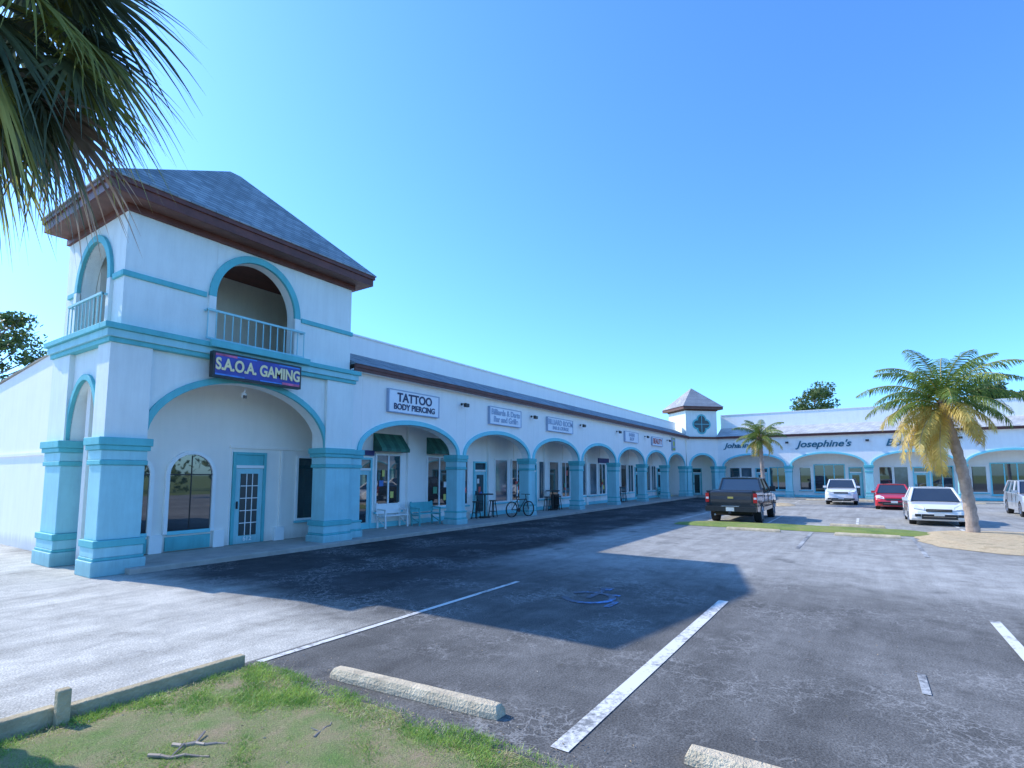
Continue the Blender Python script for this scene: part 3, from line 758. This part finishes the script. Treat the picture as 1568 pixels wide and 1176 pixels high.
def tree(name,x,y,h,r,seed,n=2600,clumps=16,crownlow=.45,lf=.16,flat=.6):
    random.seed(seed); e=empty(name); mb=MB(); trunk(mb,(x,y,0),(x,y,h*.8),.28,.1,(random.uniform(-.3,.3),random.uniform(-.3,.3),0),m_trunk,8,10,.01)
    cs=[]
    for i in range(clumps):
        a=random.uniform(0,6.28); t=random.random(); rr=r*random.uniform(.15,1)*(1-.45*t); z=h*(crownlow+(1-crownlow)*t)
        c=Vector((x+rr*math.cos(a),y+rr*math.sin(a),z)); cs.append((c,random.uniform(.22,.42)*r)); mb.beam((x,y,z-h*.12),c,.09,m_trunk,n=5)
    mb.obj('trunk_and_limbs',e)
    mb=MB()
    for i in range(n):
        c,cr=random.choice(cs); v=Vector([random.gauss(0,1) for _ in range(3)]).normalized()*cr*random.random()**.4; v.z*=flat; p=c+v
        a=Vector([random.gauss(0,1) for _ in range(3)]).normalized()*lf; b=Vector([random.gauss(0,1) for _ in range(3)]).normalized()*lf*.6
        mb.add([p-a,p+b,p+a,p-b],[(0,1,2,3)],m_tree)
    mb.obj('foliage',e,recalc=False)
tree('pine_tree',9.8,47.0,12.3,3.6,1,4600,24,.45,.16,.5)
tree('pine_tree',1,52,12.0,4.0,2,3000,20,.5,.2)
tree('pine_tree',85.9,5.2,14.4,4.6,3,3600,22,.60,.22,.5)
tree('pine_tree',83,-21,13.0,5.5,4,3000,18,.5,.24)
tree('pine_tree',84,-13.5,13.1,4.0,9,3500,18,.6,.24)
tree('pine_tree',80,-32,12,6,6,2500,18,.5,.24)
mb=MB(); random.seed(77)
cl_=[(Vector((random.uniform(-25,75),-38+random.uniform(-4,4),random.uniform(1.5,8))),random.uniform(1.5,3)) for _ in range(80)]
for i in range(7000):
    c,cr=random.choice(cl_); v=Vector([random.gauss(0,1) for _ in range(3)]).normalized()*cr*random.random()**.4; p=c+v
    a=Vector([random.gauss(0,1) for _ in range(3)]).normalized()*.4; b=Vector([random.gauss(0,1) for _ in range(3)]).normalized()*.28
    mb.add([p-a,p+b,p+a,p-b],[(0,1,2,3)],m_tree)
mb.obj('reflection_tree_line',recalc=False)  # out-of-view foliage added so the glass has something to mirror

# ================================================================ vehicles
def wheel(mb,x,y,r,w,s):
    mb.cyl((x,y,r),r,w,'y',m_tire,24); mb.cyl((x,y+s*(w/2+.004),r),r*.66,.02,'y',m_rim,20)
    for i in range(5):
        a=i*2*math.pi/5; mb.beam((x,y+s*(w/2+.02),r),(x+math.cos(a)*r*.6,y+s*(w/2+.02),r+math.sin(a)*r*.6),.06,m_rim,h=.02)
    mb.cyl((x,y+s*(w/2+.001),r),r*.69,.012,'y',m_black,20)
def body(mb,profile,Wd,m,L_,taper=.16,tumble=.05):
    lay=[(-1,.0),(-.93,.55),(-.72,.9),(-.3,1),(.3,1),(.72,.9),(.93,.55),(1,0)]
    n=len(profile); vs=[]
    for s,k in lay:
        for (x,z) in profile:
            e=max(0,(abs(x)-(L_/2-.75))/.75); xx=x-math.copysign((1-k)*taper*min(1,e)**1.5*1.6,x)
            top=max(0,(z-.75)/.4); yy=s*Wd/2*(1-tumble*min(1,top)*(abs(s)))
            zz=z+(k-1)*(.045 if z>.7 else 0)
            vs.append((xx,yy,zz))
    fs=[tuple(range(n)),tuple(range(len(lay)*n-1,(len(lay)-1)*n-1,-1))]
    for l in range(len(lay)-1):
        for i in range(n): fs.append((l*n+i,l*n+(i+1)%n,(l+1)*n+(i+1)%n,(l+1)*n+i))
    mb.add(vs,fs,m)
def cabin(mb,xb0,xb1,xt0,xt1,zb,zt,wb,wt,m,posts):
    B=[(xb0,-wb,zb),(xb1,-wb,zb),(xb1,wb,zb),(xb0,wb,zb)]; T=[(xt0,-wt,zt),(xt1,-wt,zt),(xt1,wt,zt),(xt0,wt,zt)]
    mb.add(B+T,[(0,1,5,4),(1,2,6,5),(2,3,7,6),(3,0,4,7),(4,5,6,7)],m_glass)
    for i in range(4): mb.beam(B[i],T[i],.08,m)
    mb.beam(T[0],T[1],.06,m); mb.beam(T[2],T[3],.06,m); mb.beam(T[1],T[2],.06,m); mb.beam(T[0],T[3],.06,m)
    for s in (-1,1):
        for t in posts:
            b=Vector(B[0] if s<0 else B[3]).lerp(Vector(B[1] if s<0 else B[2]),t); tt=Vector(T[0] if s<0 else T[3]).lerp(Vector(T[1] if s<0 else T[2]),t+.02); mb.beam(b,tt,.06,m)
    vs=[];nx,ny=6,6
    for i in range(nx+1):
        for j in range(ny+1):
            u=i/nx;v=j/ny*2-1; vs.append((xt0-.02+(xt1-xt0+.04)*u,v*(wt+.02),zt+.015+.055*(1-v*v)*(1-.5*(2*u-1)**2)))
    fs=[(i*(ny+1)+j,(i+1)*(ny+1)+j,(i+1)*(ny+1)+j+1,i*(ny+1)+j+1) for i in range(nx) for j in range(ny)]
    mb.add(vs,fs,m)
def car(x,y,heading,m,L_=4.4,Wd=1.8,H=1.47,kind='sedan',name='parked_car'):
    e=empty(name,(x,y,0),heading)
    def put(mb,nm,**k):
        o=mb.obj(nm,**k); o.parent=e; return o
    h=L_/2; wr=.33 if kind=='sedan' else .37; fa=h-.88; ra=-h+.85; z0=.2 if kind=='sedan' else .28
    hb=.78 if kind=='sedan' else .98; bl=.93 if kind=='sedan' else 1.12
    ar=wr+.06
    A1=[(fa+ar*math.cos(math.pi*i/9),z0+ (ar+wr-z0)*math.sin(math.pi*i/9)) for i in range(10)]
    A2=[(ra+ar*math.cos(math.pi*i/9),z0+ (ar+wr-z0)*math.sin(math.pi*i/9)) for i in range(10)]
    prof=[(h-.12,z0)]+A1+A2+[(-h+.1,z0+.02),(-h+.02,.45),(-h,.7),(-h+.03,bl-.02),(-h+.15,bl+.03),(-h*.45,bl+.03),(h*.25,bl-.0),(h*.42,bl-.01),(h-.45,hb+.05),(h-.14,hb-.07),(h-.03,hb-.22),(h,.42),(h-.04,z0+.08)]
    mb=MB(); body(mb,prof,Wd,m,L_)
    if kind=='sedan': cabin(mb,-h+.35,h*.45,-h*.55,h*.08,bl,H-.06,Wd/2-.10,Wd/2-.28,m,[.42,.72] )
    else: cabin(mb,-h+.10,h*.42,-h+.40,h*.12,bl,H-.06,Wd/2-.09,Wd/2-.24,m,[.35,.66])
    put(mb,'body',bevel=.018,smooth=False)
    mb=MB()
    for s in (-1,1):
        wheel(mb,fa,s*(Wd/2-.13),wr,.22,s); wheel(mb,ra,s*(Wd/2-.13),wr,.22,s)
        mb.box(-h+.5,h-.5,s*(Wd/2-.25)-.1,s*(Wd/2-.25)+.1,z0+.02,z0+.25,m_black)
    put(mb,'wheels')
    mb=MB()
    for s in (-1,1):
        mb.add([(h-.03,s*.45,hb-.15),(h-.10,s*.78,hb-.10),(h-.38,s*.875,hb-.0),(h-.42,s*.70,hb+.05),(h-.16,s*.47,hb-.05),
                (h-.12,s*.5,hb-.24),(h-.2,s*.80,hb-.19)],[(0,1,6,5),(0,4,3,1),(1,3,2),(1,2,6)],m_head)
        mb.box(-h-.01,-h+.12,s*.72-.13,s*.72+.13,.68,.88,m_red)
        mb.box(h*.36,h*.36+.12,s*(Wd/2+.06)-.09,s*(Wd/2+.06)+.09,bl+.0,bl+.13,m)
        for xx in (h*.30,-.12,-h*.5): mb.box(xx-.006,xx+.006,s*(Wd/2-.003)-.008,s*(Wd/2-.003)+.008,z0+.15,bl-.02,m_black)
        for xx in (.1,-h*.4): mb.box(xx-.08,xx+.06,s*(Wd/2)-.02,s*(Wd/2)+.02,.80,.83,m_chrome)
        mb.box(h-.2,h-.02,s*.66-.10,s*.66+.10,.36,.46,m_black)
    mb.box(h-.07,h+.012,-.55,.55,.27,.46,m_black); mb.box(h-.09,h-.005,-.40,.40,hb-.22,hb-.12,m_black); mb.box(h+.013,h+.02,-.16,.16,.40,.52,m_plate)
    mb.box(h-.01,h+.02,-.5,.5,.36,.372,m_chrome); mb.box(h-.02,h+.005,-.38,.38,hb-.175,hb-.165,m_chrome)
    put(mb,'lamps_and_trim')
    return e
def pickup(x,y,heading,m):
    e=empty('pickup_truck',(x,y,0),heading); h=2.85; Wd=2.0; z0=.45; wr=.40; ar=.48; fa=h-.95; ra=-h+1.25
    def put(mb,nm,**k):
        o=mb.obj(nm,**k); o.parent=e
    A1=[(fa+ar*math.cos(math.pi*i/9),z0+(ar+wr-z0)*math.sin(math.pi*i/9)) for i in range(10)]
    A2=[(ra+ar*math.cos(math.pi*i/9),z0+(ar+wr-z0)*math.sin(math.pi*i/9)) for i in range(10)]
    prof=[(h-.1,z0)]+A1+A2+[(-h,z0+.05),(-h,.7),(-h,1.27),(-h+.03,1.32),(-.9,1.32),(-.85,1.24),(h-1.55,1.24),(h-1.3,1.20),(h-.25,1.12),(h-.05,1.0),(h,.7)]
    mb=MB(); body(mb,prof,Wd,m,5.7,.05,.03)
    cabin(mb,-.78,h-1.35,-.62,h-2.0,1.24,1.84,.90,.74,m,[.45]); put(mb,'body',bevel=.02)
    mb=MB()
    mb.box(-h+.08,-.95,-.84,.84,1.29,1.325,m_black)
    for s in (-1,1):
        mb.box(-h+.02,-.9,s*.9-.06,s*.9+.06,1.28,1.345,m_black)
        mb.box(-h-.015,-h+.08,s*.93-.075,s*.93+.065,.86,1.24,m_red); mb.box(-h-.018,-h,s*.93-.06,s*.93+.05,1.0,1.08,m_head)
        wheel(mb,fa,s*.86,wr,.27,s); wheel(mb,ra,s*.86,wr,.27,s)
        mb.box(.85,.97,s*1.1-.12,s*1.1+.12,1.25,1.48,m_black)
        mb.box(-2.2,2.2,s*.6-.08,s*.6+.08,.38,.6,m_black)
        for xx in (1.35,.35,-.7): mb.box(xx-.006,xx+.006,s*.988-.006,s*.988+.006,.55,1.22,m_tire)
    mb.box(-h-.012,-h,-.80,.80,.82,1.24,m_carblack); mb.box(-h-.02,-h-.012,-.80,.80,.98,1.12,M('tailgate_band',(.04,.045,.06),.3)); mb.box(-h-.035,-h-.02,-.11,.11,1.02,1.10,M('gold_badge',(.5,.4,.1),.3))
    mb.box(-h-.18,-h-.02,-.98,.98,.50,.70,m_black); mb.box(-h-.19,-h-.18,-.16,.16,.52,.67,m_plate); mb.box(-h-.185,-h-.02,-.35,.35,.70,.73,m_chrome)
    mb.box(-h-.3,-h-.1,-.05,.05,.42,.5,m_black); mb.cyl((-h+.6,.0,.42),.12,1.5,'y',m_black,12)
    mb.beam((-h+.1,.62,.36),(-h-.06,.62,.36),.08,m_chrome,n=8)
    put(mb,'trim_and_wheels',bevel=.008)
pickup(26.3,4.62,0,m_carblack)
car(28.8,-2.4,math.pi,m_carwhite,4.4,1.86,1.50)
car(39.5,-1.4,math.pi,m_carred,4.3)
car(44.0,1.3,math.pi,m_carwhite,4.6,1.85,1.72,'suv')
car(36.2,-7.1,math.pi,m_carsilver,4.6,1.85,1.75,'suv')
car(12.2,-8.5,math.pi/2,M('unseen_car_paint_yellow',(.7,.5,.08),.3,.03,coat=1),4.5)  # car out of view, added only to show up in window reflections

# ================================================================ street furniture
def bench(x,y,w,m,rz=0):
    e=empty('park_bench',(x,y,.115),rz); mb=MB()
    for i in range(4): mb.box(-w/2,w/2,-.22+.11*i,-.13+.11*i,.42,.45,m)
    for i in range(3): mb.beam((-w/2,.22+.02*i,.55+.12*i),(w/2,.22+.02*i,.55+.12*i),.03,m,h=.12)
    for s in (-1,1):
        u=s*(w/2-.06); mb.beam((u,-.2,0),(u,-.18,.62),.05,m); mb.beam((u,.2,0),(u,.27,.88),.05,m); mb.beam((u,-.22,.63),(u,.24,.66),.05,m); mb.beam((u,-.2,.38),(u,.2,.38),.04,m); mb.beam((u,-.2,.1),(u,.2,.3),.03,m)
    o=mb.obj('bench_frame'); o.parent=e
bench(15.3,13.95,1.25,m_teal); bench(13.9,14.28,1.2,m_frame); bench(44.8,14.2,1.3,m_teal)
def bartable(x,y,m=m_black):
    e=empty('bar_table',(x,y,.115)); mb=MB(); mb.cyl((0,0,1.03),.38,.05,'z',m,24); mb.cyl((0,0,.52),.04,1.0,'z',m,10); mb.cyl((0,0,.03),.26,.05,'z',m,20)
    for s in (-1,1):
        cx=s*.62; mb.cyl((cx,0,.72),.17,.05,'z',m,16)
        for a in range(4):
            t=math.pi/4+a*math.pi/2; mb.beam((cx+.1*math.cos(t),.1*math.sin(t),.7),(cx+.2*math.cos(t),.2*math.sin(t),0),.03,m)
        mb.cyl((cx,0,.25),.17,.02,'z',m,12)
    o=mb.obj('table_and_stools'); o.parent=e
bartable(19.2,14.05); bartable(25.3,14.0); bartable(35.2,14.1)
def bicycle(x,y,rz):
    e=empty('bicycle',(x,y,.115),rz); mb=MB()
    for cx in (-.52,.52):
        n=28
        for i in range(n):
            a=2*math.pi*i/n;b=2*math.pi*(i+1)/n; mb.beam((cx+.33*math.cos(a),0,.34+.33*math.sin(a)),(cx+.33*math.cos(b),0,.34+.33*math.sin(b)),.04,m_tire)
        for i in range(8):
            a=math.pi*i/4; mb.beam((cx,0,.34),(cx+.32*math.cos(a),0,.34+.32*math.sin(a)),.006,m_chrome)
    seatt=(-.22,0,.86);bb=(-.08,0,.30);hd=(.36,0,.82);rw=(-.52,0,.34);fw=(.52,0,.34)
    for a,b in ((bb,seatt),(bb,hd),((-.19,0,.76),(.37,0,.78)),(rw,bb),(rw,(-.19,0,.74)),(hd,fw),(hd,(.33,0,.98))): mb.beam(a,b,.04,m_black,n=6)
    mb.beam((.33,-.28,1.0),(.33,.28,1.0),.03,m_black,n=6); mb.box(-.36,-.1,-.07,.07,.86,.92,m_black); mb.cyl(bb,.09,.02,'y',m_black,14)
    o=mb.obj('frame_and_wheels'); o.parent=e
bicycle(20.55,13.05,-.25)
mb=MB(); mb.cyl((26.1,14.3,.5),.2,.75,'z',m_black,14,.24); mb.cyl((26.1,14.3,.9),.25,.06,'z',m_black,14); mb.obj('trash_bin')
mb=MB(); mb.box(17.6,18.2,14.1,14.45,.115,.4,m_conc); mb.box(17.55,18.25,14.05,14.5,.4,.46,m_conc); mb.obj('planter_box',bevel=.01)

# ================================================================ light, sky, camera
sd=Vector((.23,-1.21,-1.0)).normalized()
el=math.asin(-sd.z); rot=math.atan2(-sd.x,-sd.y)
w=bpy.data.worlds.new('World'); scene.world=w; w.use_nodes=True; nt=w.node_tree
sky=nt.nodes.new('ShaderNodeTexSky'); sky.sky_type='NISHITA'; sky.sun_disc=False; sky.sun_elevation=el; sky.sun_rotation=rot
sky.air_density=1.0; sky.dust_density=.6; sky.ozone_density=2.5
g=nt.nodes.new('ShaderNodeMix'); g.data_type='RGBA'; g.blend_type='MULTIPLY'; g.inputs[0].default_value=1
nt.links.new(sky.outputs[0],g.inputs[6]); g.inputs[7].default_value=(.92,1.66,2.55,1)
nt.links.new(g.outputs[2],nt.nodes['Background'].inputs[0]); nt.nodes['Background'].inputs[1].default_value=.15
sl=bpy.data.lights.new('sun','SUN'); sl.energy=5; sl.angle=R(.5); sl.color=(1,.94,.84)
so=bpy.data.objects.new('sun',sl); COL.objects.link(so); so.rotation_euler=sd.to_track_quat('-Z','Y').to_euler(); so.location=(0,20,30)
cam=bpy.data.cameras.new('camera'); co=bpy.data.objects.new('camera',cam); COL.objects.link(co)
cam.sensor_width=36; cam.lens=815/1568*36; cam.shift_y=63/1568; cam.clip_end=4000; cam.clip_start=.05
co.location=(0,0,2.0); co.rotation_euler=(R(90)+math.atan(76/815),0,R(33.3-90))
scene.camera=co
scene.view_settings.view_transform='Standard'; scene.view_settings.look='None'; scene.view_settings.exposure=0
